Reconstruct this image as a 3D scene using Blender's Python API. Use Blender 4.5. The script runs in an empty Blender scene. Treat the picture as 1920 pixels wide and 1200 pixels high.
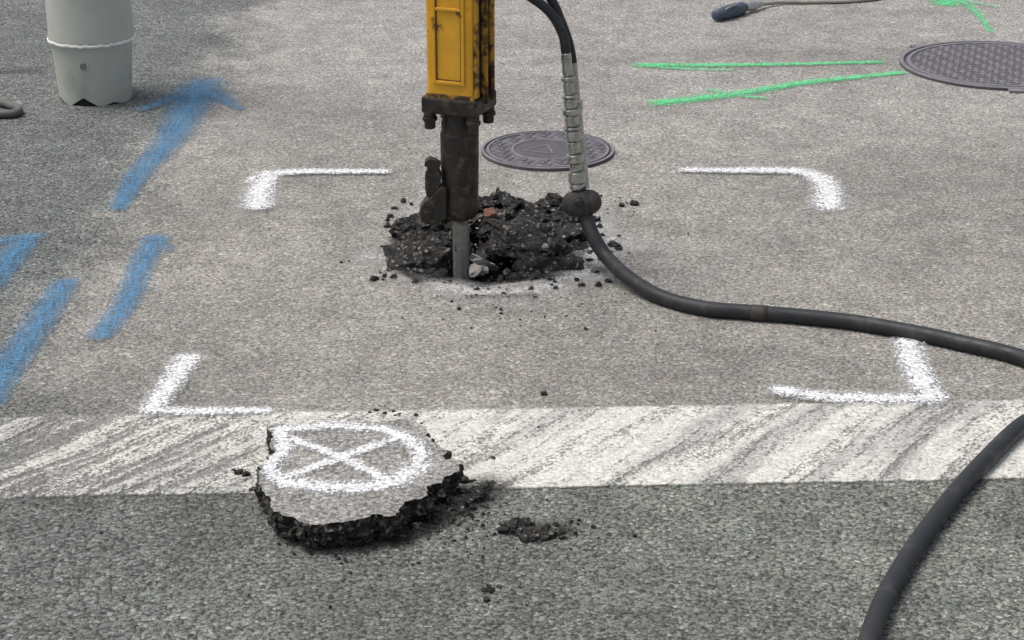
import bpy, math, random
import numpy as np
from mathutils import Vector, noise as mnoise
random.seed(7); rng=np.random.default_rng(7)
sc=bpy.context.scene
# ---------------------------------------------------------------- camera (eye height 1.6 m)
H=1.6; F=3600.0; P=math.radians(21.63); cp,sp=math.cos(P),math.sin(P)
cam=bpy.data.cameras.new("camera"); co=bpy.data.objects.new("camera",cam); sc.collection.objects.link(co)
co.location=(0,0,H); co.rotation_euler=(math.radians(90)-P,0,0)
cam.lens=36*F/1920; cam.sensor_width=36; cam.clip_end=2000; cam.clip_start=0.05
sc.camera=co
def ray(u,v):
    x=(u-960)/F; y=(v-600)/F
    return np.array([x,cp-y*sp,-sp-y*cp])
def G(u,v,h=0.0):          # surveyed point on the level h
    d=ray(u,v); t=(H-h)/-d[2]; return np.array([d[0]*t,d[1]*t,h])
def V(u,v,Y=4.4):          # surveyed point on an upright plane at distance Y
    d=ray(u,v); t=Y/d[1]; return np.array([d[0]*t,Y,H+d[2]*t])
# ---------------------------------------------------------------- node helpers
class NB:
    def __init__(s,name):
        s.mat=bpy.data.materials.new(name); s.mat.use_nodes=True; s.nt=s.mat.node_tree
        s.nt.nodes.clear(); s.out=s.nt.nodes.new('ShaderNodeOutputMaterial')
    def n(s,t,**k):
        nd=s.nt.nodes.new(t)
        for a,b in k.items(): setattr(nd,a,b)
        return nd
    def l(s,a,b):
        if hasattr(a,'links'): s.nt.links.new(a,b)
        else: b.default_value=a
    def m(s,op,a,b=0.0,c=None,clamp=False):
        nd=s.n('ShaderNodeMath',operation=op); nd.use_clamp=clamp
        s.l(a,nd.inputs[0]); s.l(b,nd.inputs[1])
        if c is not None: s.l(c,nd.inputs[2])
        return nd.outputs[0]
    def vm(s,op,a,b):
        nd=s.n('ShaderNodeVectorMath',operation=op); s.l(a,nd.inputs[0])
        if op=='SCALE': s.l(b,nd.inputs[3])
        else: s.l(b,nd.inputs[1])
        return nd.outputs[0]
    def mr(s,v,a,b,c=0.0,d=1.0,smooth=True):
        nd=s.n('ShaderNodeMapRange'); nd.interpolation_type='SMOOTHSTEP' if smooth else 'LINEAR'
        s.l(v,nd.inputs[0])
        for i,x in enumerate((a,b,c,d)): s.l(x,nd.inputs[i+1])
        return nd.outputs[0]
    def mix(s,f,a,b,blend='MIX'):
        nd=s.n('ShaderNodeMix',data_type='RGBA',blend_type=blend)
        s.l(f,nd.inputs[0])
        for x,i in((a,6),(b,7)):
            if isinstance(x,tuple) and len(x)==3: x=x+(1,)
            s.l(x,nd.inputs[i])
        return nd.outputs[2]
    def noise(s,vec,scale,detail=3,rough=.55,dim='3D'):
        nd=s.n('ShaderNodeTexNoise',noise_dimensions=dim); s.l(vec,nd.inputs['Vector'])
        nd.inputs['Scale'].default_value=scale; nd.inputs['Detail'].default_value=detail
        nd.inputs['Roughness'].default_value=rough
        return nd
    def vor(s,vec,scale,feat='F1',dim='3D'):
        nd=s.n('ShaderNodeTexVoronoi',feature=feat,voronoi_dimensions=dim)
        s.l(vec,nd.inputs['Vector']); nd.inputs['Scale'].default_value=scale
        return nd
    def pos(s):
        return s.n('ShaderNodeNewGeometry').outputs['Position']
    def sep(s,v):
        nd=s.n('ShaderNodeSeparateXYZ'); s.l(v,nd.inputs[0]); return nd.outputs
    def sepc(s,v):
        nd=s.n('ShaderNodeSeparateColor'); s.l(v,nd.inputs[0]); return nd.outputs
    def grey(s,v):
        g=s.n('ShaderNodeCombineXYZ')
        for i in range(3): s.l(v,g.inputs[i])
        return g.outputs[0]
    def bump(s,h,strength=.5,dist=.005):
        nd=s.n('ShaderNodeBump'); nd.inputs['Strength'].default_value=strength
        nd.inputs['Distance'].default_value=dist; s.l(h,nd.inputs['Height']); return nd.outputs[0]
    def bsdf(s,col,rough=.8,metal=0.0,normal=None,alpha=None,spec=.3):
        b=s.n('ShaderNodeBsdfPrincipled')
        if isinstance(col,tuple) and len(col)==3: col=col+(1,)
        s.l(col,b.inputs['Base Color']); s.l(rough,b.inputs['Roughness']); s.l(metal,b.inputs['Metallic'])
        b.inputs['Specular IOR Level'].default_value=spec
        if normal is not None: s.l(normal,b.inputs['Normal'])
        if alpha is not None: s.l(alpha,b.inputs['Alpha'])
        s.nt.links.new(b.outputs[0],s.out.inputs[0]); return s.mat

def aggregate(nb,p):
    """crushed-stone pattern: per-stone tone, random channels, height"""
    nz=nb.noise(p,105,2,.6,'2D').outputs['Color']
    pd=nb.vm('ADD',p,nb.vm('SCALE',nb.vm('SUBTRACT',nz,(.5,.5,.5)),.015))
    v1=nb.vor(pd,145,'F1','2D'); c=nb.sepc(v1.outputs['Color']); d=v1.outputs['Distance']
    grit=nb.noise(p,380,2,.7,'2D').outputs[0]
    tone=nb.m('ADD',nb.mr(c[0],0.0,1.0,.62,1.25,False),nb.mr(c[1],.78,1.0,0,.70))
    crev=nb.mr(d,.28,.72,1.08,.42)
    f=nb.m('MULTIPLY',nb.m('MULTIPLY',tone,crev),nb.mr(grit,.3,.7,.70,1.30,False))
    hgt=nb.m('ADD',nb.m('MULTIPLY',nb.mr(d,.2,.75,1,0),nb.mr(c[2],0,1,.4,1,False)),nb.m('MULTIPLY',grit,.3))
    return f,c,hgt

def asphalt_mat(name,zones=True):
    nb=NB(name); p=nb.pos(); f,c,hgt=aggregate(nb,p)
    x,y,z=nb.sep(p)
    big=nb.noise(p,1.3,4,.6,'2D').outputs[0]; mid=nb.noise(p,8,5,.68,'2D').outputs[0]
    base=(.305,.293,.279); kc=.85
    if zones:
        wob=nb.m('MULTIPLY',nb.m('SUBTRACT',big,.5),.55)
        xl=nb.m('ADD',nb.m('ADD',x,wob),nb.m('MULTIPLY',nb.m('SUBTRACT',mid,.5),.25))
        left=nb.mr(xl,-1.20,-.86,1,0)
        yl=nb.m('ADD',y,nb.m('MULTIPLY',nb.m('SUBTRACT',mid,.5),.08))
        near=nb.mr(yl,3.18,3.30,1,0)
        col=nb.mix(nb.mr(y,4.2,7.0),base,(.348,.336,.328))
        col=nb.mix(nb.m('MULTIPLY',left,.95),col,(.155,.167,.168))
        lx=nb.mr(x,-1.1,.7)
        nearc=nb.mix(lx,(.122,.130,.128),(.194,.203,.186))
        nearc=nb.mix(nb.mr(big,.4,.62,.30,0),nearc,(.09,.095,.095))
        col=nb.mix(nb.m('MULTIPLY',near,.95),col,nearc)
        dk=nb.m('MULTIPLY',nb.mr(y,3.35,4.2,.45,0),nb.mr(x,-.1,-1.0,0,1))
        col=nb.mix(dk,col,(.15,.155,.152))
        mp_=nb.n('ShaderNodeMapping'); mp_.inputs['Scale'].default_value=(.35,2.2,1); mp_.inputs['Rotation'].default_value=(0,0,.05); nb.l(p,mp_.inputs['Vector'])
        band=nb.noise(mp_.outputs[0],1.0,4,.6,'2D').outputs[0]
        col=nb.mix(nb.mr(band,.50,.72,0,.28),col,(.19,.19,.185))
        kc=nb.m('ADD',nb.m('MULTIPLY',nb.m('MAXIMUM',near,left),.36),.76)
    else: col=nb.mix(0.0,(.285,.278,.271),base)
    f=nb.m('ADD',nb.m('MULTIPLY',nb.m('SUBTRACT',f,.85),kc),.85); f=nb.m('MAXIMUM',f,.10)
    mot=nb.m('MULTIPLY',nb.mr(big,.25,.75,.88,1.12),nb.mr(mid,.25,.75,.85,1.15))
    hue=nb.mix(c[2],(.93,1.0,.98),(1.08,1.0,.94))
    col=nb.mix(1.0,col,nb.grey(nb.m('MULTIPLY',f,mot)),'MULTIPLY'); col=nb.mix(1.0,col,hue,'MULTIPLY')
    return nb.bsdf(col,.88,0,nb.bump(hgt,.45,.004),spec=.25)

def paint_mat(name,colr,lo=.28,hi=.60,mist=.35,maxa=.95,agg=.5,bumpy=False,n_amp=.5):
    nb=NB(name); p=nb.pos(); f,c,hgt=aggregate(nb,p)
    at=nb.n('ShaderNodeAttribute',attribute_name='cov').outputs['Fac']
    n1=nb.noise(p,38,4,.7,'2D').outputs[0]; n2=nb.noise(p,300,3,.7,'2D').outputs[0]
    k=nb.m('ADD',at,nb.m('MULTIPLY',nb.m('SUBTRACT',n1,.5),n_amp))
    k=nb.m('ADD',k,nb.m('MULTIPLY',nb.m('SUBTRACT',hgt,.55),agg))
    a=nb.m('MULTIPLY',nb.mr(k,lo,hi),maxa)
    ms=nb.m('MULTIPLY',nb.mr(at,0.0,.55),nb.mr(n2,.36,.64,mist*.25,mist))
    a=nb.m('MAXIMUM',a,ms)
    tone=nb.mr(n1,.2,.8,.88,1.08)
    col=nb.mix(1.0,colr,nb.grey(nb.m('MULTIPLY',tone,nb.mr(f,.3,1.3,.62,1.08))),'MULTIPLY')
    return nb.bsdf(col,.8,0,nb.bump(hgt,.5,.003) if bumpy else None,a,spec=.2)

def rubble_mat(name,a=(.013,.0125,.012),b=(.070,.063,.055)):
    nb=NB(name); p=nb.pos()
    v=nb.vor(p,150); c=nb.sepc(v.outputs['Color']); n=nb.noise(p,60,4,.7).outputs[0]
    s=nb.mr(c[0],.45,1.0)
    col=nb.mix(nb.m('MULTIPLY',s,nb.mr(n,.3,.7)),a,b)
    sp_=nb.mr(c[1],.91,.96)
    col=nb.mix(nb.m('MULTIPLY',sp_,.7),col,(.22,.205,.18))
    h=nb.m('ADD',nb.m('MULTIPLY',v.outputs['Distance'],.6),n)
    return nb.bsdf(col,nb.mr(c[2],0,1,.6,.95),0,nb.bump(h,.7,.005),spec=.35)

def simple(name,col,rough=.5,metal=0.,var=.25,scale=25,bump=.15,dirt=None,dl=(.55,.75),dscale=30):
    nb=NB(name); p=nb.pos(); n=nb.noise(p,scale,5,.65).outputs[0]
    g=nb.mr(n,.25,.75,1-var,1+var,False)
    c=nb.mix(1.0,col,nb.grey(g),'MULTIPLY')
    if dirt:
        n2=nb.noise(p,dscale,6,.7).outputs[0]; c=nb.mix(nb.mr(n2,dl[0],dl[1]),c,dirt)
    return nb.bsdf(c,nb.mr(n,.3,.7,max(0,rough-.12),min(1,rough+.12)),metal,nb.bump(n,bump,.004))

# ---------------------------------------------------------------- mesh helpers
def mk(name,verts,faces,mat=None,smooth=False,parent=None):
    me=bpy.data.meshes.new(name); me.from_pydata([tuple(map(float,v)) for v in verts],[],[tuple(map(int,f)) for f in faces]); me.update()
    ob=bpy.data.objects.new(name,me); sc.collection.objects.link(ob)
    if mat: me.materials.append(mat)
    if smooth: me.polygons.foreach_set('use_smooth',[True]*len(me.polygons))
    if parent: ob.parent=parent
    return ob
def empty(name,loc=(0,0,0)):
    e=bpy.data.objects.new(name,None); e.empty_display_size=.1; sc.collection.objects.link(e); return e
def catmull(pts,n=10):
    pts=[np.array(p,float) for p in pts]; P_=[2*pts[0]-pts[1]]+pts+[2*pts[-1]-pts[-2]]; out=[]
    for i in range(1,len(P_)-2):
        a,b,c,d=P_[i-1:i+3]
        for k in range(n):
            t=k/n; out.append(.5*((2*b)+(c-a)*t+(2*a-5*b+4*c-d)*t*t+(3*b-a-3*c+d)*t**3))
    out.append(P_[-2]); return out
def tube(pts,r,seg=14):
    pts=[Vector(p) for p in pts]; n=len(pts); R=[r]*n if not hasattr(r,'__len__') else r
    vs=[];fs=[]; t0=(pts[1]-pts[0]).normalized(); nrm=t0.orthogonal().normalized()
    for i,p in enumerate(pts):
        t=(pts[min(i+1,n-1)]-pts[max(i-1,0)])
        if t.length<1e-9: t=t0
        t=t.normalized(); nrm=(nrm-t*nrm.dot(t)).normalized(); b=t.cross(nrm)
        for k in range(seg):
            a=2*math.pi*k/seg; vs.append(p+(nrm*math.cos(a)+b*math.sin(a))*R[i])
    for i in range(n-1):
        for k in range(seg):
            k2=(k+1)%seg; fs.append((i*seg+k,i*seg+k2,(i+1)*seg+k2,(i+1)*seg+k))
    fs.append(tuple(range(seg))[::-1]); fs.append(tuple((n-1)*seg+k for k in range(seg)))
    return vs,fs
def join(parts):
    vs=[];fs=[]
    for v,f in parts:
        o=len(vs); vs+=list(v); fs+=[tuple(i+o for i in q) for q in f]
    return vs,fs
def stepped(axis0,axis1,prof,seg=24):
    a=Vector(axis0);b=Vector(axis1); d=(b-a); t=d.normalized(); n=t.orthogonal().normalized(); c=t.cross(n)
    vs=[];fs=[]
    for s,r in prof:
        for k in range(seg):
            an=2*math.pi*k/seg; vs.append(a+d*s+(n*math.cos(an)+c*math.sin(an))*r)
    m=len(prof)
    for i in range(m-1):
        for k in range(seg):
            k2=(k+1)%seg; fs.append((i*seg+k,i*seg+k2,(i+1)*seg+k2,(i+1)*seg+k))
    fs.append(tuple(range(seg))[::-1]); fs.append(tuple((m-1)*seg+k for k in range(seg)))
    return vs,fs
def bev(ob,w=.003,seg=2):
    m=ob.modifiers.new('bevel','BEVEL'); m.width=w; m.segments=seg; m.limit_method='ANGLE'; m.angle_limit=math.radians(35); return ob
def box(cx,cy,cz,sx,sy,sz,rot=0,pivot=(0,0)):
    vs=[]
    for i in(-1,1):
        for j in(-1,1):
            for k in(-1,1):
                x,y,z=cx+i*sx/2,cy+j*sy/2,cz+k*sz/2
                dx,dy=x-pivot[0],y-pivot[1]; c,s=math.cos(rot),math.sin(rot)
                vs.append((pivot[0]+dx*c-dy*s,pivot[1]+dx*s+dy*c,z))
    return vs,[(0,1,3,2),(4,6,7,5),(0,4,5,1),(2,3,7,6),(0,2,6,4),(1,5,7,3)]
import bmesh
_bm=bmesh.new(); bmesh.ops.create_icosphere(_bm,subdivisions=3,radius=1); _bm.verts.ensure_lookup_table()
ICO=np.array([v.co[:] for v in _bm.verts]); ICF=[tuple(v.index for v in f.verts) for f in _bm.faces]; _bm.free()
_bm=bmesh.new(); bmesh.ops.create_icosphere(_bm,subdivisions=1,radius=1); _bm.verts.ensure_lookup_table()
ICO1=np.array([v.co[:] for v in _bm.verts]); ICF1=[tuple(v.index for v in f.verts) for f in _bm.faces]; _bm.free()
def rock(loc,size,flat=.7,hi=False,stretch=None,tilt=None):
    I,Fc=(ICO,ICF) if hi else (ICO1,ICF1)
    off=rng.uniform(-50,50,3); v=I.copy()
    if hi:   # broken lump: sphere cut by random planes, then roughened
        for _ in range(9):
            nn=rng.normal(size=3); nn/=np.linalg.norm(nn); dd=rng.uniform(.50,.80)
            e=np.maximum(0,v@nn-dd); v=v-e[:,None]*nn
        sc2=np.array([mnoise.noise(Vector(q*2.6+off)) for q in v]); sc3=np.array([mnoise.noise(Vector(q*7+off)) for q in v])
        v=v*(1.15+.30*sc2+.20*sc3)[:,None]
    else:
        sc1=np.array([mnoise.noise(Vector(q*1.3+off)) for q in v]); sc2=np.array([mnoise.noise(Vector(q*3.1+off)) for q in v])
        v=v*(1+.65*sc1+.45*sc2)[:,None]
        v=np.clip(v,-.85,.85)
    v=v*(np.array(stretch) if stretch is not None else rng.uniform(.65,1.25,3))
    a=rng.uniform(0,6.28,3)
    def R(i,t):
        c,s=math.cos(t),math.sin(t); m=np.eye(3); j,k=[(1,2),(0,2),(0,1)][i]; m[j,j]=c;m[k,k]=c;m[j,k]=-s;m[k,j]=s; return m
    if tilt is not None:
        v=v@R(0,tilt[0])@R(1,tilt[1])@R(2,tilt[2])
    else:
        if stretch is None: v=v@R(0,a[0])@R(1,a[1])
        v=v@R(2,a[2]); v[:,2]*=flat
    return (v*size+np.array(loc)).tolist(),Fc
def inpoly(x,y,poly):
    c=False;n=len(poly);j=n-1
    for i in range(n):
        xi,yi=poly[i][:2];xj,yj=poly[j][:2]
        if (yi>y)!=(yj>y) and x<(xj-xi)*(y-yi)/(yj-yi)+xi: c=not c
        j=i
    return c
def roughen(poly,step=.008,amp=.008,sc_=40,seed=0):
    out=[];n=len(poly)
    for i in range(n):
        a=np.array(poly[i][:2]);b=np.array(poly[(i+1)%n][:2]);L=np.linalg.norm(b-a);k=max(1,int(L/step))
        d=(b-a)/L; nr=np.array([-d[1],d[0]])
        for q in range(k):
            p=a+(b-a)*q/k
            w=mnoise.noise(Vector((p[0]*sc_,p[1]*sc_,seed)))+.6*mnoise.noise(Vector((p[0]*sc_*3,p[1]*sc_*3,seed+9)))
            out.append(p+nr*w*amp)
    return out
# ---------------------------------------------------------------- paint as thin sheets with a coverage attribute
def paint_sheet(name,strokes,mat,z=.004,hfun=None,level=0.,step=.006,clip=None,parent=None,curve=True):
    S=[];xs=[];ys=[]
    for pts,hw,st in strokes:
        g=[G(u,v,level)[:2] for u,v in pts]
        if curve and len(g)>2: g=catmull(g,6)
        hws=hw if hasattr(hw,'__len__') else (hw,hw)
        S.append((np.array(g),hws,st)); m=max(hws)*2
        xs+= [min(q[0] for q in g)-m,max(q[0] for q in g)+m]; ys+=[min(q[1] for q in g)-m,max(q[1] for q in g)+m]
    X=np.arange(min(xs),max(xs)+step,step);Y=np.arange(min(ys),max(ys)+step,step)
    gx,gy=np.meshgrid(X,Y); cov=np.zeros_like(gx)
    for g,hws,st in S:
        n=len(g)-1
        for i in range(n):
            a,b=g[i],g[i+1];d=b-a;L2=max(d@d,1e-9)
            t=np.clip(((gx-a[0])*d[0]+(gy-a[1])*d[1])/L2,0,1)
            dist=np.hypot(gx-a[0]-t*d[0],gy-a[1]-t*d[1]); w=(hws[0]+(hws[1]-hws[0])*(i+t)/n)*2
            cov=np.maximum(cov,np.clip(1-dist/w,0,1)*st)
    idx=-np.ones(gx.shape,int);vs=[];cs=[];fs=[]
    for j in range(len(Y)-1):
        row=np.maximum(np.maximum(cov[j,:-1],cov[j,1:]),np.maximum(cov[j+1,:-1],cov[j+1,1:]))
        for i in np.nonzero(row>0)[0]:
            if clip and not inpoly(X[i]+step/2,Y[j]+step/2,clip): continue
            q=[]
            for jj,ii in((j,i),(j,i+1),(j+1,i+1),(j+1,i)):
                if idx[jj,ii]<0:
                    idx[jj,ii]=len(vs); hh=hfun(X[ii],Y[jj]) if hfun else 0
                    vs.append((X[ii],Y[jj],z+hh)); cs.append(cov[jj,ii])
                q.append(idx[jj,ii])
            fs.append(q)
    ob=mk(name,vs,fs,mat,parent=parent)
    at=ob.data.attributes.new('cov','FLOAT','POINT'); at.data.foreach_set('value',cs)
    return ob

M_as=asphalt_mat("asphalt"); M_rub=rubble_mat("broken_asphalt"); M_edge=rubble_mat("broken_edge",(.018,.017,.016),(.11,.10,.088))
M_slabtop=asphalt_mat("slab_asphalt",False)
M_white=paint_mat("white_spray_paint",(.80,.81,.82),lo=.28,hi=.74,mist=.45,agg=.6,bumpy=True)
M_blue=paint_mat("blue_spray_paint",(.095,.265,.46),mist=.58,maxa=.74,lo=.28,hi=1.1,agg=.8,n_amp=.8)
M_green=paint_mat("green_spray_paint",(.12,.70,.29),mist=.45,lo=.30,hi=.90,maxa=.84,agg=.8,n_amp=.9)
M_dust=paint_mat("pale_dust",(.60,.60,.59),lo=.40,hi=1.05,mist=.45,maxa=.75,n_amp=1.0)
M_fines=paint_mat("dark_fines",(.04,.037,.034),lo=.45,hi=.9,mist=.45,maxa=.9)

# ---------------------------------------------------------------- ground sheet with the broken-out hole
holepx=[(738,470),(748,440),(775,420),(815,403),(860,394),(905,388),(960,386),(1010,388),(1060,391),(1088,402),(1100,430),(1103,468),(1094,498),(1055,517),(1010,524),(960,531),(905,541),(860,534),(820,530),(775,524),(745,505)]
hole=roughen([G(*p) for p in holepx],.010,.022,22,1)
bm=bmesh.new()
def loop(pts,z=0):
    vs=[bm.verts.new((p[0],p[1],z)) for p in pts]
    return [bm.edges.new((vs[i],vs[(i+1)%len(vs)])) for i in range(len(vs))]
E=loop([(-6,0),(-6,14),(6,14),(6,0)][::-1])+loop(hole)
bmesh.ops.triangle_fill(bm,use_beauty=True,edges=E)
c1=[(-6,0),(6,0),(6,14),(-6,14)]; c2=[(-300,-300),(300,-300),(300,300),(-300,300)]
bm.verts.ensure_lookup_table()
inner=[min(bm.verts,key=lambda v:(v.co.x-q[0])**2+(v.co.y-q[1])**2) for q in c1]
outer=[bm.verts.new((q[0],q[1],0)) for q in c2]
for i in range(4): bm.faces.new((outer[i],outer[(i+1)%4],inner[(i+1)%4],inner[i]))
for f in bm.faces:
    f.normal_update()
    if f.normal.z<0: f.normal_flip()
me=bpy.data.meshes.new("asphalt_road"); bm.to_mesh(me); bm.free(); me.materials.append(M_as)
road=bpy.data.objects.new("asphalt_road",me); sc.collection.objects.link(road)
# pit
cen=np.mean(np.array(hole),axis=0); vs=[];fs=[];n=len(hole)
rings=[(1.0,0.0),(1.0,-.03),(.97,-.06),(.90,-.12),(.7,-.19),(.25,-.21)]
for s,z in rings:
    for i,q in enumerate(hole):
        jit=0 if s==1.0 and z==0 else .012*mnoise.noise(Vector((q[0]*40,q[1]*40,z*60)))
        p=cen+(q-cen)*(s+jit*2); vs.append((p[0],p[1],z+jit*(z<0)))
for r in range(len(rings)-1):
    for i in range(n): fs.append((r*n+i,r*n+(i+1)%n,(r+1)*n+(i+1)%n,(r+1)*n+i))
fs.append(tuple((len(rings)-1)*n+i for i in range(n)))
mk("road_pit",vs,fs,M_rub)

# rubble in and around the pit
chis=V(863,505)
parts=[]
def lowf(x,y): return max(0,1-math.hypot((x-chis[0]-.035)/.12,(y-4.385)/.12))
def pileh(x,y):
    e=min(1,max(0,(y-4.40)/.28))
    return -.03+.05*e-.24*lowf(x,y)**.6+.035*mnoise.noise(Vector((x*11,y*11,0)))
hx=[p[0] for p in hole];hy=[p[1] for p in hole]
cnt=0
while cnt<750:
    x=rng.uniform(min(hx)-.03,max(hx)+.03);y=rng.uniform(min(hy)-.01,max(hy)+.03)
    ins=inpoly(x,y,hole)
    if not ins and rng.random()>.10: continue
    s=float(rng.choice([.007,.011,.016,.022,.030],p=[.22,.24,.22,.20,.12]))
    if not ins: s=min(s,.011)
    z=pileh(x,y)+rng.uniform(-.015,.006) if ins else s*.3
    parts.append(rock((x,y,z),s,.8,s>.02)); cnt+=1
# larger broken pieces heaped on the rim
for u,v,s,h in[(768,478,.055,.008),(800,450,.05,.016),(795,505,.048,-.010),(758,498,.036,0),(825,440,.038,.016),(838,470,.03,-.01),(820,518,.03,-.02),(775,450,.034,.024),
               (1060,500,.042,-.002),(1015,508,.042,-.006),(968,516,.032,-.02),(1085,465,.038,.004),(1080,488,.036,.006),(935,418,.042,.018),(985,424,.048,.02),(1045,424,.046,.016),(897,418,.036,.008),(1015,440,.04,.022),(955,440,.04,.016),
               (965,460,.04,.008),(1005,466,.042,.01),(1045,463,.038,.014),(1110,408,.024,.010),(1040,390,.020,.014),(930,390,.020,.014),(975,396,.026,.014),(1075,400,.026,.008),(870,402,.022,.006),(1075,435,.034,.018)]:
    q=G(u,v,h); parts.append(rock((q[0],q[1],h-.008),s,.65,True))
for u,v,h,s,st_,ti in[(785,488,.0,.085,(1.0,.35,.75),(.5,.25,.4)),(990,452,.015,.10,(1.15,.5,.22),(-.45,.25,.3)),(1030,505,-.002,.085,(1.1,.4,.40),(.4,-.1,.1)),(1060,440,.012,.07,(1.0,.5,.3),(-.5,-.3,1.0))]:
    q=G(u,v,h); parts.append(rock((q[0],q[1],h),s,1,True,st_,ti))
vs,fs=join(parts); mk("asphalt_rubble",vs,fs,M_rub)
M_lt=simple("pale_stone",(.26,.25,.24),.9,0,.35,60,.4)
M_br=simple("brown_stone",(.17,.085,.055),.9,0,.3,60,.4)
pl=[rock(G(905,494,-.04),.042,1,True,(1.0,.7,.35),(.5,.3,.2)),rock(G(890,510,-.05),.028,.6,True)]
for u,v,s,h in[(1022,462,.012,.035),(985,408,.010,.035)]:
    q=G(u,v,h); pl.append(rock(q,s,.6,True))
for i in range(55):
    x=rng.uniform(min(hx),max(hx));y=rng.uniform(min(hy),max(hy)+.02)
    if inpoly(x,y,hole) and lowf(x,y)<.05: pl.append(rock((x,y,pileh(x,y)+.022),rng.uniform(.003,.007),.8))
vs,fs=join(pl); mk("pale_gravel",vs,fs,M_lt)
q=G(920,410,.03); v_,f_=rock((q[0],q[1],.045),.020,.7,True); mk("brown_stone",v_,f_,M_br)

# dust round the rim
paint_sheet("rim_dust",[([(690,485),(740,485)],.03,.8),([(840,542),(900,552),(980,548),(1040,538)],.04,1),([(1105,400),(1114,440),(1114,500),(1080,525)],.045,.9),([(1115,440),(1190,465)],.045,.7),([(760,402),(900,384),(1060,386)],.03,.55),([(745,520),(840,542)],.025,.6)],M_dust,.0035)
paint_sheet("rim_fines",[([(742,450),(738,500),(790,530)],.012,.8),([(1105,500),(1130,510)],.015,.6),([(880,560),(1000,556)],.012,.6)],M_fines,.0055)

# ---------------------------------------------------------------- painted line across the lane
nb=NB("worn_line_paint"); p=nb.pos(); f,c,hgt=aggregate(nb,p)
uv=nb.n('ShaderNodeUVMap').outputs[0]; u_,v_,_=nb.sep(uv); x,y,z=nb.sep(p)
wz=nb.noise(p,2.2,2,.5,'2D').outputs['Color']
pw=nb.vm('ADD',p,nb.vm('SCALE',nb.vm('SUBTRACT',wz,(.5,.5,.5)),.08))
mp=nb.n('ShaderNodeMapping'); mp.inputs['Rotation'].default_value=(0,0,math.radians(-52)); nb.l(pw,mp.inputs['Vector'])
def streak(sx,sy,loc,det=4):
    m_=nb.n('ShaderNodeMapping'); m_.inputs['Scale'].default_value=(sx,sy,1); m_.inputs['Location'].default_value=loc; nb.l(mp.outputs[0],m_.inputs['Vector'])
    return nb.noise(m_.outputs[0],1.0,det,.62,'2D').outputs[0]
st=streak(2.2,30,(0,0,0),5); st2=streak(.8,7,(3,1,0),4); st3=streak(4,85,(5,2,0),2)
n1=nb.noise(p,30,5,.7,'2D').outputs[0]
wear=nb.mr(x,-1.0,.0,.17,-.06)
k=nb.m('SUBTRACT',nb.m('ADD',nb.m('ADD',nb.m('MULTIPLY',nb.m('SUBTRACT',st,.5),1.25),.5),nb.m('MULTIPLY',nb.m('SUBTRACT',hgt,.55),.30)),wear)
k=nb.m('ADD',k,nb.m('MULTIPLY',nb.m('SUBTRACT',n1,.5),.40))
k=nb.m('ADD',k,nb.m('MULTIPLY',nb.m('SUBTRACT',st3,.5),.30))
k=nb.m('ADD',k,nb.m('MULTIPLY',nb.m('SUBTRACT',st2,.5),-.35))
a=nb.mr(k,.22,.54,.22,.97)
ed=nb.m('MINIMUM',v_,nb.m('SUBTRACT',1.0,v_)); ed=nb.m('ADD',ed,nb.m('MULTIPLY',nb.m('SUBTRACT',n1,.5),.05))
a=nb.m('MULTIPLY',a,nb.mr(ed,.03,.065))
col=nb.mix(nb.mr(st2,.50,.68,0,.62),(.68,.67,.62),(.33,.33,.32))
col=nb.mix(nb.mr(x,-.4,-1.0,0,.32),col,(.40,.39,.37))
col=nb.mix(1.0,col,nb.grey(nb.m('MULTIPLY',nb.mr(f,.2,1.4,.68,1.08),nb.mr(n1,.2,.8,.86,1.1))),'MULTIPLY')
M_line=nb.bsdf(col,.8,0,nb.bump(hgt,.4,.003),a,spec=.2)
tl,tr,bl,br=G(0,785)[:2],G(1920,752)[:2],G(0,932)[:2],G(1920,902)[:2]
dt=(tr-tl)/np.linalg.norm(tr-tl)
mid_t=(tl+tr)/2; mid_b=(bl+br)/2; nrm=np.array([dt[1],-dt[0]])
wid=abs((mid_b-mid_t)@nrm); o=nrm*.018
A=mid_t-dt*6-o; B=mid_t+dt*6-o; C=B+nrm*(wid+.036); D=A+nrm*(wid+.036)
ln=mk("painted_road_line",[(*D,.003),(*C,.003),(*B,.003),(*A,.003)],[(0,1,2,3)],M_line)
ul=ln.data.uv_layers.new(name="UVMap")
for i,q in enumerate([(0,0),(1,0),(1,1),(0,1)]): ul.data[i].uv=q

# ---------------------------------------------------------------- spray marks
paint_sheet("white_marking_corner",[([(483,388),(490,355),(505,330)],(.033,.027),1),([(500,331),(560,325),(640,325),(720,325)],(.022,.016),1),([(468,345),(480,335),(510,328)],.014,.7)],M_white,.0065)
paint_sheet("white_marking_corner",[([(1288,322),(1380,323),(1470,323),(1520,330),(1548,350),(1553,390)],(.017,.033),1)],M_white,.0065)
paint_sheet("white_marking_corner",[([(352,678),(320,725),(283,775)],(.024,.019),1),([(283,775),(360,777),(500,775)],(.019,.012),.95)],M_white,.0075)
paint_sheet("white_marking_corner",[([(1700,648),(1718,700),(1745,750)],(.024,.026),1),([(1750,752),(1640,753),(1540,748),(1465,738)],(.022,.020),.95)],M_white,.0075)
paint_sheet("blue_arrow_marking",[([(222,393),(260,330),(315,270),(345,220),(375,170)],(.018,.050),.95),([(268,208),(330,185),(385,158)],(.014,.045),.75),([(452,207),(415,188),(370,165)],(.010,.045),.75)],M_blue,.0065)
paint_sheet("blue_marking",[([(292,452),(265,500),(240,565),(190,632)],(.024,.021),1),([(292,452),(315,470)],(.018,.014),.6)],M_blue,.0065)
paint_sheet("blue_marking",[([(122,535),(85,590),(45,650),(-30,760)],(.024,.028),.95)],M_blue,.0065)
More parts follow.
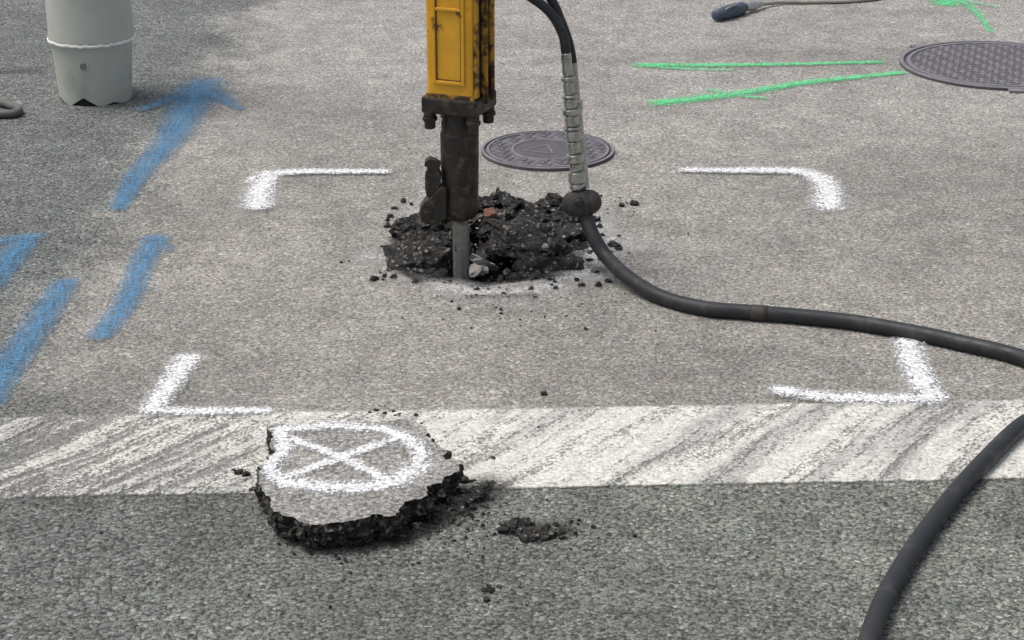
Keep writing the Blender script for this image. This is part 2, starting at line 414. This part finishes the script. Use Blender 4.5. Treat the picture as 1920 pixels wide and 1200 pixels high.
paint_sheet("blue_marking",[([(50,450),(10,500),(-30,545)],(.026,.028),1),([(68,447),(20,452),(-30,462)],(.018,.02),.8)],M_blue,.0065)
paint_sheet("green_marking",[([(1203,124),(1330,124),(1480,122),(1650,118)],(.022,.014),.85),([(1215,126),(1290,131),(1370,133)],(.014,.008),.7)],M_green,.0045)
paint_sheet("green_marking",[([(1240,194),(1330,184),(1400,175),(1500,158),(1600,147),(1690,138)],(.028,.016),.88),([(1330,170),(1380,180),(1430,186)],.012,.7)],M_green,.0045)
paint_sheet("green_marking",[([(1790,-5),(1830,25),(1858,62)],(.02,.008),.7),([(1760,-10),(1775,8)],.04,.9),([(1800,2),(1868,14)],(.016,.008),.6)],M_green,.0045)
paint_sheet("grey_scuff",[([(0,137),(60,133)],.03,.5)],M_fines,.0045)

# ---------------------------------------------------------------- lifted slab
tp=[(500,796),(525,789),(560,793),(620,787),(700,786),(770,781),(795,793),(803,815),(830,838),(836,858),(862,862),(859,884),(835,892),(828,905),(800,912),(803,930),(770,938),(742,968),(700,968),(640,984),(580,988),(540,972),(512,962),(505,932),(486,912),(484,893),(492,872),(505,858),(512,845),(504,832),(510,815)]
LV=.055
outl=roughen([G(u,v,LV) for u,v in tp],.006,.009,40,3)
def slabh(x,y): return LV+(3.1-y)*.02
slab=empty("broken_asphalt_slab")
bm=bmesh.new(); vv=[bm.verts.new((q[0],q[1],slabh(q[0],q[1]))) for q in outl]
bmesh.ops.triangle_fill(bm,use_beauty=True,edges=[bm.edges.new((vv[i],vv[(i+1)%len(vv)])) for i in range(len(vv))])
for f in bm.faces:
    f.normal_update()
    if f.normal.z<0: f.normal_flip()
me=bpy.data.meshes.new("slab_top"); bm.to_mesh(me); bm.free(); me.materials.append(M_slabtop)
ot=bpy.data.objects.new("slab_top",me); sc.collection.objects.link(ot); ot.parent=slab
n=len(outl); cc=np.mean(np.array(outl),axis=0); vs=[];fs=[]
RG=[(0,1.0),(.10,.995),(.25,1.0),(.4,.985),(.55,1.0),(.7,.96),(.85,.93),(1.0,.88)]
for ri,(d,s) in enumerate(RG):
    for i,q in enumerate(outl):
        w=mnoise.noise(Vector((q[0]*45,q[1]*45,d*3)))+.7*mnoise.noise(Vector((q[0]*110,q[1]*110,d*7)))
        dr=(q-cc)/np.linalg.norm(q-cc)
        p=q+dr*((s-1)*.25 + (w*.012 if ri>0 else 0)); vs.append((p[0],p[1],slabh(*q)*(1-d)+(w*.003 if 0<ri<7 else 0)))
for r in range(len(RG)-1):
    for i in range(n): fs.append((r*n+i,r*n+(i+1)%n,(r+1)*n+(i+1)%n,(r+1)*n+i))
mk("slab_broken_edge",vs,fs,M_edge,parent=slab)
parts=[]
for i in range(600):
    q=outl[rng.integers(n)]; dr=(q-cc)/np.linalg.norm(q-cc); s=rng.uniform(.003,.010); d=rng.uniform(.25,.9)
    p=q+dr*(rng.uniform(-.010,.002)-.022*max(0,d-.5)); parts.append(rock((p[0],p[1],max(.002,slabh(*q)*(1-d)-s*.2)),s,.9))
vs,fs=join(parts); mk("slab_stones",vs,fs,M_edge,parent=slab)
ring=[(540,801),(590,797),(640,796),(715,802),(762,820),(788,848),(780,880),(735,906),(650,916),(585,915),(530,904),(507,884),(516,862),(534,842),(530,822),(522,806),(540,800)]
paint_sheet("slab_circle_mark",[(ring,(.0135,.0135),1),([(540,906),(640,916),(735,906),(785,875)],.019,1),([(552,822),(640,858),(725,900)],.0110,1),([(525,900),(580,880),(640,856),(700,835),(755,815)],.0110,1)],M_white,.0025,slabh,LV,.004,outl,slab)

# ---------------------------------------------------------------- scattered debris
parts=[]
def deb(u,v,s,n=1,spread=0):
    for i in range(n):
        uu=u+rng.normal(0,spread);vv_=v+rng.normal(0,spread*.45); q=G(uu,vv_)
        if n>1 and inpoly(q[0],q[1],outl): continue
        size=s*rng.uniform(.7,1.2)*(1 if n==1 else rng.choice([.35,.6,1])); d=np.linalg.norm(q-np.array([0,0,H]))
        r=size/F*d*.62; parts.append(rock((q[0],q[1],r*.35),r,.75,r>.012))
for u,v,s in[(1190,383,17),(1165,387,10),(1152,462,20),(1160,470,12),(1146,455,9),(945,553,14),(915,545,8),(640,493,9),(655,490,4),(1020,740,13),(1098,618,8),
 (692,775,11),(706,772,11),(722,777,10),(738,774,10),(750,773,8),(780,781,10),(448,889,16),(462,893,14),(440,885,11),(925,862,12),(1102,854,8),(338,882,6),(220,880,5),
 (905,965,9),(910,920,20),(922,908,16),(893,928,14),(1190,1006,9),(1122,1010,6),(785,1057,10),(915,1100,14),(921,1108,13),(912,1126,10),(620,1140,7),(805,800,8),(790,797,6),(1420,1045,6),(1010,803,6),(715,463,7),(1175,381,7),(833,533,10),(975,600,5),(1108,800,4),(350,940,6),(190,1000,7),(505,430,4),(1290,440,4),
 (870,905,18),(862,950,20),(835,968,20),(880,940,16),(805,985,16),(775,995,14),(960,985,20),(975,1000,18),(1000,1010,18),(1022,998,16)]: deb(u,v,s)
deb(850,940,26,45,24); deb(800,972,24,50,25); deb(845,955,14,70,34); deb(900,925,15,20,16); deb(745,1000,14,30,20)
deb(968,990,20,18,11); deb(1000,1005,20,24,13); deb(1035,1000,16,18,16); deb(1070,985,9,9,14)
deb(870,905,14,16,12); deb(640,1032,9,24,34); deb(550,1005,8,16,22); deb(475,925,10,14,12); deb(455,888,10,12,8)
deb(860,975,7,90,80); deb(920,1105,9,14,9); deb(800,1010,5,80,70); deb(900,545,8,45,50); deb(1130,465,7,35,25); deb(740,510,8,28,22)
deb(720,776,7,18,28); deb(1150,395,6,22,35); deb(1000,570,4,50,100); deb(1050,660,4,35,170); deb(1000,900,4,40,130); deb(700,1090,4,50,200); deb(1000,1060,5,50,150); deb(960,1100,4,40,90)
vs,fs=join(parts); mk("asphalt_debris",vs,fs,M_rub)
paint_sheet("slab_fines",[([(680,1032),(780,1003),(860,955),(915,915)],(.012,.035),.9),([(960,995),(1060,995)],.018,.7)],M_fines,.0045)

# ---------------------------------------------------------------- manhole covers
M_iron=simple("cast_iron",(.205,.195,.218),.6,.25,.3,18,.2,dirt=(.26,.245,.235),dl=(.5,.8),dscale=12)
M_irond=simple("cast_iron_grime",(.100,.094,.104),.85,.1,.3,30,.2)
def lathe(prof,cx,cy,seg=96,z0=0):
    vs=[];fs=[]
    for r,z in prof:
        for k in range(seg):
            a=2*math.pi*k/seg; vs.append((cx+r*math.cos(a),cy+r*math.sin(a),z0+z))
    for i in range(len(prof)-1):
        for k in range(seg):
            k2=(k+1)%seg; fs.append((i*seg+k,i*seg+k2,(i+1)*seg+k2,(i+1)*seg+k))
    return vs,fs
def manhole(cx,cy,R,pitch,inner,lugs,ang):
    e=empty("manhole_cover")
    v,f=lathe([(R,.0005),(R,.008),(R*.955,.009),(R*.945,.004),(R*.93,.004),(R*.92,.008),(R*.9,.009),(R*.885,.007),(.001,.007)],cx,cy)
    mk("cover_plate",v,f,M_irond,parent=e)
    ps=[]
    v,f=lathe([(R*1.0,.001),(R*.998,.010),(R*.96,.0105),(R*.955,.004)],cx,cy); ps.append((v,f))
    v,f=lathe([(R*.925,.006),(R*.92,.0105),(R*.885,.0105),(R*.88,.006)],cx,cy); ps.append((v,f))
    N=int(R/pitch*1.3)+1
    for i in range(-N,N+1):
        for j in range(-N,N+1):
            x=(i+.5*(j%2))*pitch; y=j*pitch*.8; r=math.hypot(x,y)
            if r>R*.855 or r<inner*R: continue
            c,s=math.cos(ang),math.sin(ang); X,Y=cx+x*c-y*s,cy+x*s+y*c
            th=ang+(.7 if (i+j)%2 else -.7); L=pitch*.42;W=pitch*.17
            pts=[(-L,0),(0,-W),(L,0),(0,W)]; vs=[]
            for k,(zz,sc_) in enumerate(((.0068,1.35),(.0105,.85))):
                for a,b in pts: vs.append((X+(a*math.cos(th)-b*math.sin(th))*sc_,Y+(a*math.sin(th)+b*math.cos(th))*sc_,zz))
            ps.append((vs,[(4,5,6,7)]+[(q,(q+1)%4,4+(q+1)%4,4+q) for q in range(4)]))
    if inner:
        v,f=lathe([(inner*R,.0065),(inner*R-.002,.0102),(inner*R-.008,.0102),(inner*R-.010,.0065)],cx,cy); ps.append((v,f))
        T=[np.array((cx-.020+inner*R*.5*math.cos(a),cy+inner*R*.5*math.sin(a))) for a in (math.radians(70),math.radians(190),math.radians(310))]
        for a,b in((0,1),(1,2),(2,0)):
            d=T[b]-T[a];m=(T[a]+T[b])/2; ps.append(box(m[0],m[1],.0073+a*.0002,np.linalg.norm(d)-.004,.005,.002,math.atan2(d[1],d[0]),(m[0],m[1])))
    for a in lugs:
        a=math.radians(a); rr=R*1.02; ps.append(box(cx+rr*math.cos(a),cy+rr*math.sin(a),.0048,.045,.07,.0085,a,(cx+rr*math.cos(a),cy+rr*math.sin(a))))
    v,f=join(ps); mk("cover_tread",v,f,M_iron,parent=e)
    return e
c1_=G(1027,285); manhole(c1_[0],c1_[1],.193,.024,.56,[],.15)
c2_=G(1872,124); manhole(c2_[0],c2_[1],.331,.026,0,[-92,128,20],.3)

# ---------------------------------------------------------------- bollard (pale plastic pipe sleeve)
M_bol=simple("pale_green_plastic",(.48,.50,.445),.6,0,.07,6,.03,dirt=(.32,.33,.29),dl=(.50,.85),dscale=9)
M_seam=simple("seam_white",(.82,.81,.78),.8,0,.2,60,.5)
M_black=simple("inner_shade_black",(.02,.02,.02),.9)
bo=empty("bollard"); bx,by=(180-960)/F*6.13,5.965; seg=96
vs=[];fs=[]; prof=[(.113,0),(.115,.03),(.119,.09),(.124,.15),(.128,.192)]
for r,z in prof:
    for k in range(seg):
        a=2*math.pi*k/seg; zz=z
        if z==0:
            d=abs(((a-math.radians(262)+math.pi)%(2*math.pi))-math.pi); zz=max(0,.028-abs(d-.0)*.07)
            d2=abs(((a-math.radians(310)+math.pi)%(2*math.pi))-math.pi); zz=max(zz,.008-d2*.03)
            d2=abs(((a-math.radians(205)+math.pi)%(2*math.pi))-math.pi); zz=max(zz,.014-d2*.03)
        vs.append((bx+r*math.cos(a),by+r*math.sin(a),zz))
for i in range(len(prof)-1):
    for k in range(seg):
        k2=(k+1)%seg; fs.append((i*seg+k,i*seg+k2,(i+1)*seg+k2,(i+1)*seg+k))
mk("lower_sleeve",vs,fs,M_bol,True,bo)
v,f=lathe([(.108,.03),(.106,.0)],bx,by); mk("inner_dark",v,f,M_black,True,bo)  # black lining paints the shade seen through the bottom notches
v,f=lathe([(.126,.197),(.134,.199),(.134,.205),(.132,.22),(.131,.6),(.131,1.02),(.12,1.05),(.06,1.065),(.001,1.067)],bx,by); mk("upper_tube",v,f,M_bol,True,bo)
vs=[];fs=[]
for k in range(seg):
    a=2*math.pi*k/seg
    w=.004*mnoise.noise(Vector((math.cos(a)*9,math.sin(a)*9,0)))
    for r,z in((.1285,.190+w),(.1365,.192+w),(.1368,.198+w*1.5),(.1335,.200+w)): vs.append((bx+r*math.cos(a),by+r*math.sin(a),z))
for k in range(seg):
    k2=(k+1)%seg
    for q in range(3): fs.append((k*4+q,k2*4+q,k2*4+q+1,k*4+q+1))
mk("seam",vs,fs,M_seam,False,bo)
hp=V(157,125,by-.12); ang=math.atan2(hp[1]-by,hp[0]-bx); 
a0=(bx+.117*math.cos(ang),by+.117*math.sin(ang),hp[2]); a1=(bx+.1235*math.cos(ang),by+.1235*math.sin(ang),hp[2])
v,f=stepped(a0,a1,[(0,.0165),(.8,.0165),(1,.0145)]); mk("bolt_hole_rim",v,f,M_bol,False,bo)
a2=(bx+.1242*math.cos(ang),by+.1242*math.sin(ang),hp[2]); v,f=stepped(a1,a2,[(0,.0115),(1,.0115)])
mk("hole_shade_disc",v,f,simple("hole_shade",(.22,.22,.19),.9),False,bo)  # dark disc on the surface; the hole's shade is put into its colour

# ---------------------------------------------------------------- jackhammer
M_yel=simple("yellow_enamel",(.72,.38,.035),.45,0,.12,14,.05,dirt=(.14,.065,.03),dl=(.57,.69),dscale=18)
M_yel2=simple("rusty_yellow",(.48,.26,.035),.5,0,.2,20,.1,dirt=(.05,.028,.018),dl=(.44,.58),dscale=26)
M_blk=simple("greasy_black_steel",(.042,.038,.034),.5,.35,.45,22,.25,dirt=(.12,.095,.072),dl=(.50,.70),dscale=35)
M_steel=simple("worn_steel",(.30,.29,.27),.5,.35,.3,40,.2,dirt=(.12,.10,.08),dl=(.5,.7),dscale=40)
JY=4.40; px=V(862,300)[0]; rot=math.radians(-21)
zy=lambda v:V(862,v,JY)[2]
jh=empty("jackhammer")
cx,cy=px,JY; PV=(px,JY)
def part(name,ps,mat,b=.003,smooth=False):
    v,f=join(ps); o=mk(name,v,f,mat,smooth,jh)
    if b: bev(o,b)
    return o
yb=zy(178); yt=.98; w=.118
part("housing",[box(cx,cy,(yb+yt)/2,w,w,yt-yb,rot,PV)],M_yel,.009)
pb,pt=zy(147),zy(8)
fr=[];yf=cy-w/2-.0025
fr.append(box(cx-.036,yf,(pb+.90)/2,.008,.006,.90-pb,rot,PV)); fr.append(box(cx+.036,yf,(pb+.90)/2,.008,.006,.90-pb,rot,PV))
fr.append(box(cx,yf,pb+.004,.0635,.006,.008,rot,PV)); fr.append(box(cx,yf,.895,.0635,.006,.008,rot,PV)); fr.append(box(cx,yf,pt,.0635,.006,.007,rot,PV))
part("panel_frame",fr,M_yel,.0015)
part("panel_groove",[box(cx+d,cy-w/2-.0005,(pb+.89)/2,.003,.003,.88-pb,rot,PV) for d in(-.0305,.0305)]+[box(cx,cy-w/2-.0005,pb+.0095,.057,.003,.003,rot,PV)],simple("rust_line",(.16,.075,.02),.8),0)
xs=cx+w/2
part("side_slot_strip",[box(xs+.001,cy+.0,(yb+yt)/2,.006,.045,yt-yb-.03,rot,PV)],M_blk,.001)  # raised black strip stands in for the shade of the recessed slot
part("tie_rods",[stepped(*[(px+math.cos(rot)*dx-math.sin(rot)*dy,JY+math.sin(rot)*dx+math.cos(rot)*dy,z) for z in(yb-.01,yt)],[(0,.0085),(1,.0085)],12) for dx,dy in((w/2+.011,-.012),(w/2+.011,.03),(-w/2-.003,.05))],M_yel2,0,True)
part("side_rib",[box(xs+.004,cy-.046,(yb+yt)/2,.010,.014,yt-yb-.02,rot,PV)],M_yel2,.002)
part("lower_band",[box(cx,cy,yb+.008,w+.004,w+.004,.016,rot,PV)],M_yel2,.004)
z1,z2=zy(172),zy(203)
part("collar",[box(cx,cy,(z1+z2)/2-.002,.142,.13,z1-z2,rot,PV)],M_blk,.006)
lg=[]
for dx in(-.055,.055):
    for dy in(-.048,.048):
        X=px+math.cos(rot)*dx-math.sin(rot)*dy; Y=JY+math.sin(rot)*dx+math.cos(rot)*dy
        lg.append(stepped((X,Y,z2+.01),(X,Y,zy(235)),[(0,.015),(.45,.015),(.46,.018),(.62,.018),(.63,.0135),(.97,.0135),(1,.011)],10))
part("collar_bolts",lg,M_blk,.001)
prof=[(zy(195),.040),(zy(225),.041),(zy(228),.043),(zy(246),.043),(zy(249),.046),(zy(262),.046),(zy(300),.0455),(zy(370),.044),(zy(378),.047),(zy(392),.046),(zy(404),.038),(zy(410),.024)]
v,f=lathe([(r,z) for z,r in prof],px,JY,48)
v+= [(px,JY,zy(411))]; nb_=len(prof)-1
f+=[((nb_)*48+k,(nb_)*48+(k+1)%48,len(v)-1) for k in range(48)]
o=mk("front_head",v,f,M_blk,True,jh)
try: o.data.set_sharp_from_angle(angle=math.radians(35))
except Exception: pass
def plate(pts,y0,y1):
    n=len(pts); v=[(a[0],y0,a[2]) for a in pts]+[(a[0],y1,a[2]) for a in pts]
    return v,[tuple(range(n)),tuple(range(2*n-1,n-1,-1))]+[(i,i+n,(i+1)%n+n,(i+1)%n) for i in range(n)]
YL=JY-.03
part("latch_lever",[plate([V(*q,YL) for q in[(797,300),(806,295),(818,300),(827,306),(823,316),(828,328),(826,345),(818,358),(808,370),(800,366),(797,350),(797,325),(803,313),(796,309)]],YL-.012,YL+.016)],M_blk,.002)
part("latch_bracket",[plate([V(*q,YL) for q in[(828,345),(838,350),(838,408),(822,414),(800,418),(789,410),(787,390),(796,375),(812,362)]],YL-.018,YL+.03)],M_blk,.004)
pc=V(801,402,YL-.02); part("latch_pin",[stepped((pc[0],YL-.03,pc[2]),(pc[0],YL+.04,pc[2]),[(0,.009),(.12,.009),(.13,.0145),(.9,.0145),(1,.012)],20)],M_blk,.001)
part("chisel",[stepped((px+.001,JY,zy(405)),(px+.001,JY-.004,-.13),[(0,.0165),(.12,.0205),(.75,.0195),(1,.004)],8)],M_steel,.0015)
part("handle",[stepped((px-.24,JY,1.04),(px+.24,JY,1.04),[(0,.019),(.28,.019),(.281,.014),(.719,.014),(.72,.019),(1,.019)],20),box(px,JY,1.0,.10,.09,.07,rot,PV)],M_blk,.002)

# ---------------------------------------------------------------- hydraulic hose
M_hose=simple("black_rubber",(.026,.028,.031),.5,0,.25,30,.1,dirt=(.075,.073,.068),dl=(.5,.78),dscale=14)
M_zinc=simple("zinc_fitting",(.46,.46,.43),.28,.8,.3,60,.12,dirt=(.12,.11,.09),dl=(.58,.70),dscale=55)
hs=empty("hydraulic_hose")
R=.0175
def gp(u,v): q=G(u,v,R); return q
pts=[V(1085,352,4.40),V(1093,385,4.395),V(1100,410,4.385),V(1114,447,4.35),V(1140,485,4.31)]
pts+=[G(1180,522,.03),gp(1240,557),gp(1320,578),gp(1400,585),gp(1500,593),gp(1600,604),gp(1700,621),gp(1800,642),gp(1920,672),gp(2020,720),gp(2030,760),gp(1975,775),gp(1920,795),gp(1860,850),gp(1800,915),gp(1745,985),gp(1700,1050),gp(1660,1120),gp(1630,1200),gp(1610,1290),gp(1600,1400)]
cv=catmull(pts,10); v,f=tube(cv,R,18); mk("hose_sleeve",v,f,M_hose,True,hs)
i0=min(range(len(cv)),key=lambda i:np.linalg.norm(cv[i]-gp(1405,585))); v,f=tube(cv[i0:i0+4],R+.0012,18); mk("hose_tape",v,f,simple("tape",(.05,.045,.04),.6),True,hs)
b0=V(1056,385,4.385); b1=V(1126,376,4.40)
v,f=stepped(b0,b1,[(0,.012),(.04,.020),(.12,.027),(.25,.0305),(.5,.0315),(.62,.0315),(.63,.029),(.68,.029),(.69,.031),(.85,.027),(.95,.020),(1,.012)],28)
mk("rubber_buffer",v,f,simple("buffer_rubber",(.055,.052,.046),.7,0,.3,40,.2,dirt=(.12,.11,.10),dl=(.5,.75)),True,hs)
h0=V(1084,381,4.35); v,f=stepped((h0[0],4.345,h0[2]),(h0[0]+.004,4.372,h0[2]),[(0,.007),(.2,.0095),(1,.0095)],16); mk("buffer_hole_plug",v,f,M_blk,False,hs)  # black plug added in place of the dark hole in the buffer
segs=[(0,.05,.0185),(.05,.14,.0200),(.14,.2,.0150),(.2,.27,.0210),(.27,.36,.0160),(.36,.44,.0190),(.44,.47,.0220),(.47,.55,.0170),(.55,.6,.0210),(.6,.67,.0160),(.67,.70,.0190),(.70,.79,.0140),(.79,.83,.0170),(.83,1.0,.0125)]
out_=[]
for a,b,r in segs: out_+=[(a+.0005,r*.72),(a+.004,r*.72),(a+.007,r-.0012),(a+.012,r),(b-.010,r),(b-.005,r-.0012),(b-.003,r*.72)]
c0=V(1083,356,4.40); ct=V(1061,98,4.42)
v,f=stepped(c0,ct,out_,20); o=mk("coupling",v,f,M_zinc,True,hs)
try: o.data.set_sharp_from_angle(angle=math.radians(30))
except Exception: pass
c0b=V(1093,352,4.425); ctb=V(1073,118,4.45)
v,f=stepped(c0b,ctb,[(0,.016),(.3,.016),(.31,.019),(.42,.019),(.43,.014),(.62,.014),(.63,.017),(.7,.017),(.71,.012),(1,.012)],20); mk("coupling_return",v,f,M_zinc,False,hs)
t1=[ct+(c0-ct)*.08,ct,V(1054,62,4.425),V(1030,22,4.43),V(985,-12,4.44),V(930,-40,4.44),(px+.05,4.42,.80)]
v,f=tube(catmull(t1,8),.0115,14); mk("supply_hose",v,f,M_hose,True,hs)
t2=[ctb+(c0b-ctb)*.08,ctb,V(1066,80,4.45),V(1050,35,4.455),V(1034,0,4.46),V(1005,-45,4.46),V(960,-90,4.45),(px+.04,4.44,.90)]
v,f=tube(catmull(t2,8),.0115,14); mk("return_hose",v,f,M_hose,True,hs)

# ---------------------------------------------------------------- air line with connector (back right) and cable at left
ah=empty("hose_connector")
gl=G
v,f=stepped(gl(1340,29,.026),gl(1400,13,.024),[(0,.010),(.03,.020),(.3,.025),(.6,.026),(.85,.024),(.92,.016),(1,.014)],20); mk("connector_body",v,f,simple("slate_plastic",(.065,.088,.12),.5),True,ah)
v,f=stepped(gl(1398,14,.024),gl(1432,7,.018),[(0,.014),(.3,.017),(.5,.017),(.52,.012),(.8,.012),(.82,.009),(1,.008)],16); mk("connector_ferrule",v,f,M_zinc,False,ah)
v,f=tube(catmull([gl(1428,8,.016),gl(1470,4,.010),gl(1530,4,.008),gl(1600,2,.008),gl(1660,-6,.008),gl(1760,-30,.008)],8),.0075,10); mk("thin_hose",v,f,simple("grey_hose",(.30,.28,.25),.5),True,ah)
v,f=tube(catmull([gl(1345,33,.004),gl(1352,24,.03),gl(1372,12,.05),gl(1390,8,.04)],6),.004,8); mk("handle_wire",v,f,M_steel,True,ah)
v,f=tube(catmull([gl(-140,235,.014),gl(-60,216,.014),gl(0,214,.014),(gl(28,212,.014)),gl(36,205,.014),gl(22,198,.014),gl(0,192,.014),gl(-50,184,.014),gl(-120,178,.014)],8),.0125,12); mk("cable",v,f,simple("grey_cable",(.12,.12,.112),.6),True)

# ---------------------------------------------------------------- light (bright overcast)
src=Vector((-.45,.05,1.0)).normalized(); el=math.asin(src.z); az=math.atan2(src.x,src.y)
w=bpy.data.worlds.new("World"); sc.world=w; w.use_nodes=True; nt=w.node_tree; bg=nt.nodes['Background']
sky=nt.nodes.new('ShaderNodeTexSky'); sky.sky_type='NISHITA'; sky.sun_disc=False; sky.sun_elevation=el; sky.sun_rotation=az
sky.dust_density=6; sky.air_density=1.0; sky.ozone_density=1.0
hs_=nt.nodes.new('ShaderNodeHueSaturation'); hs_.inputs['Saturation'].default_value=.5
nt.links.new(sky.outputs[0],hs_.inputs['Color']); nt.links.new(hs_.outputs[0],bg.inputs[0]); bg.inputs[1].default_value=.15
sl=bpy.data.lights.new("sun",'SUN'); sl.energy=1.5; sl.angle=math.radians(26); sl.color=(1,.98,.95)
so=bpy.data.objects.new("sun",sl); sc.collection.objects.link(so); so.rotation_euler=(-src).to_track_quat('-Z','Y').to_euler()
sc.view_settings.view_transform='Standard'; sc.view_settings.look='None'; sc.view_settings.exposure=0
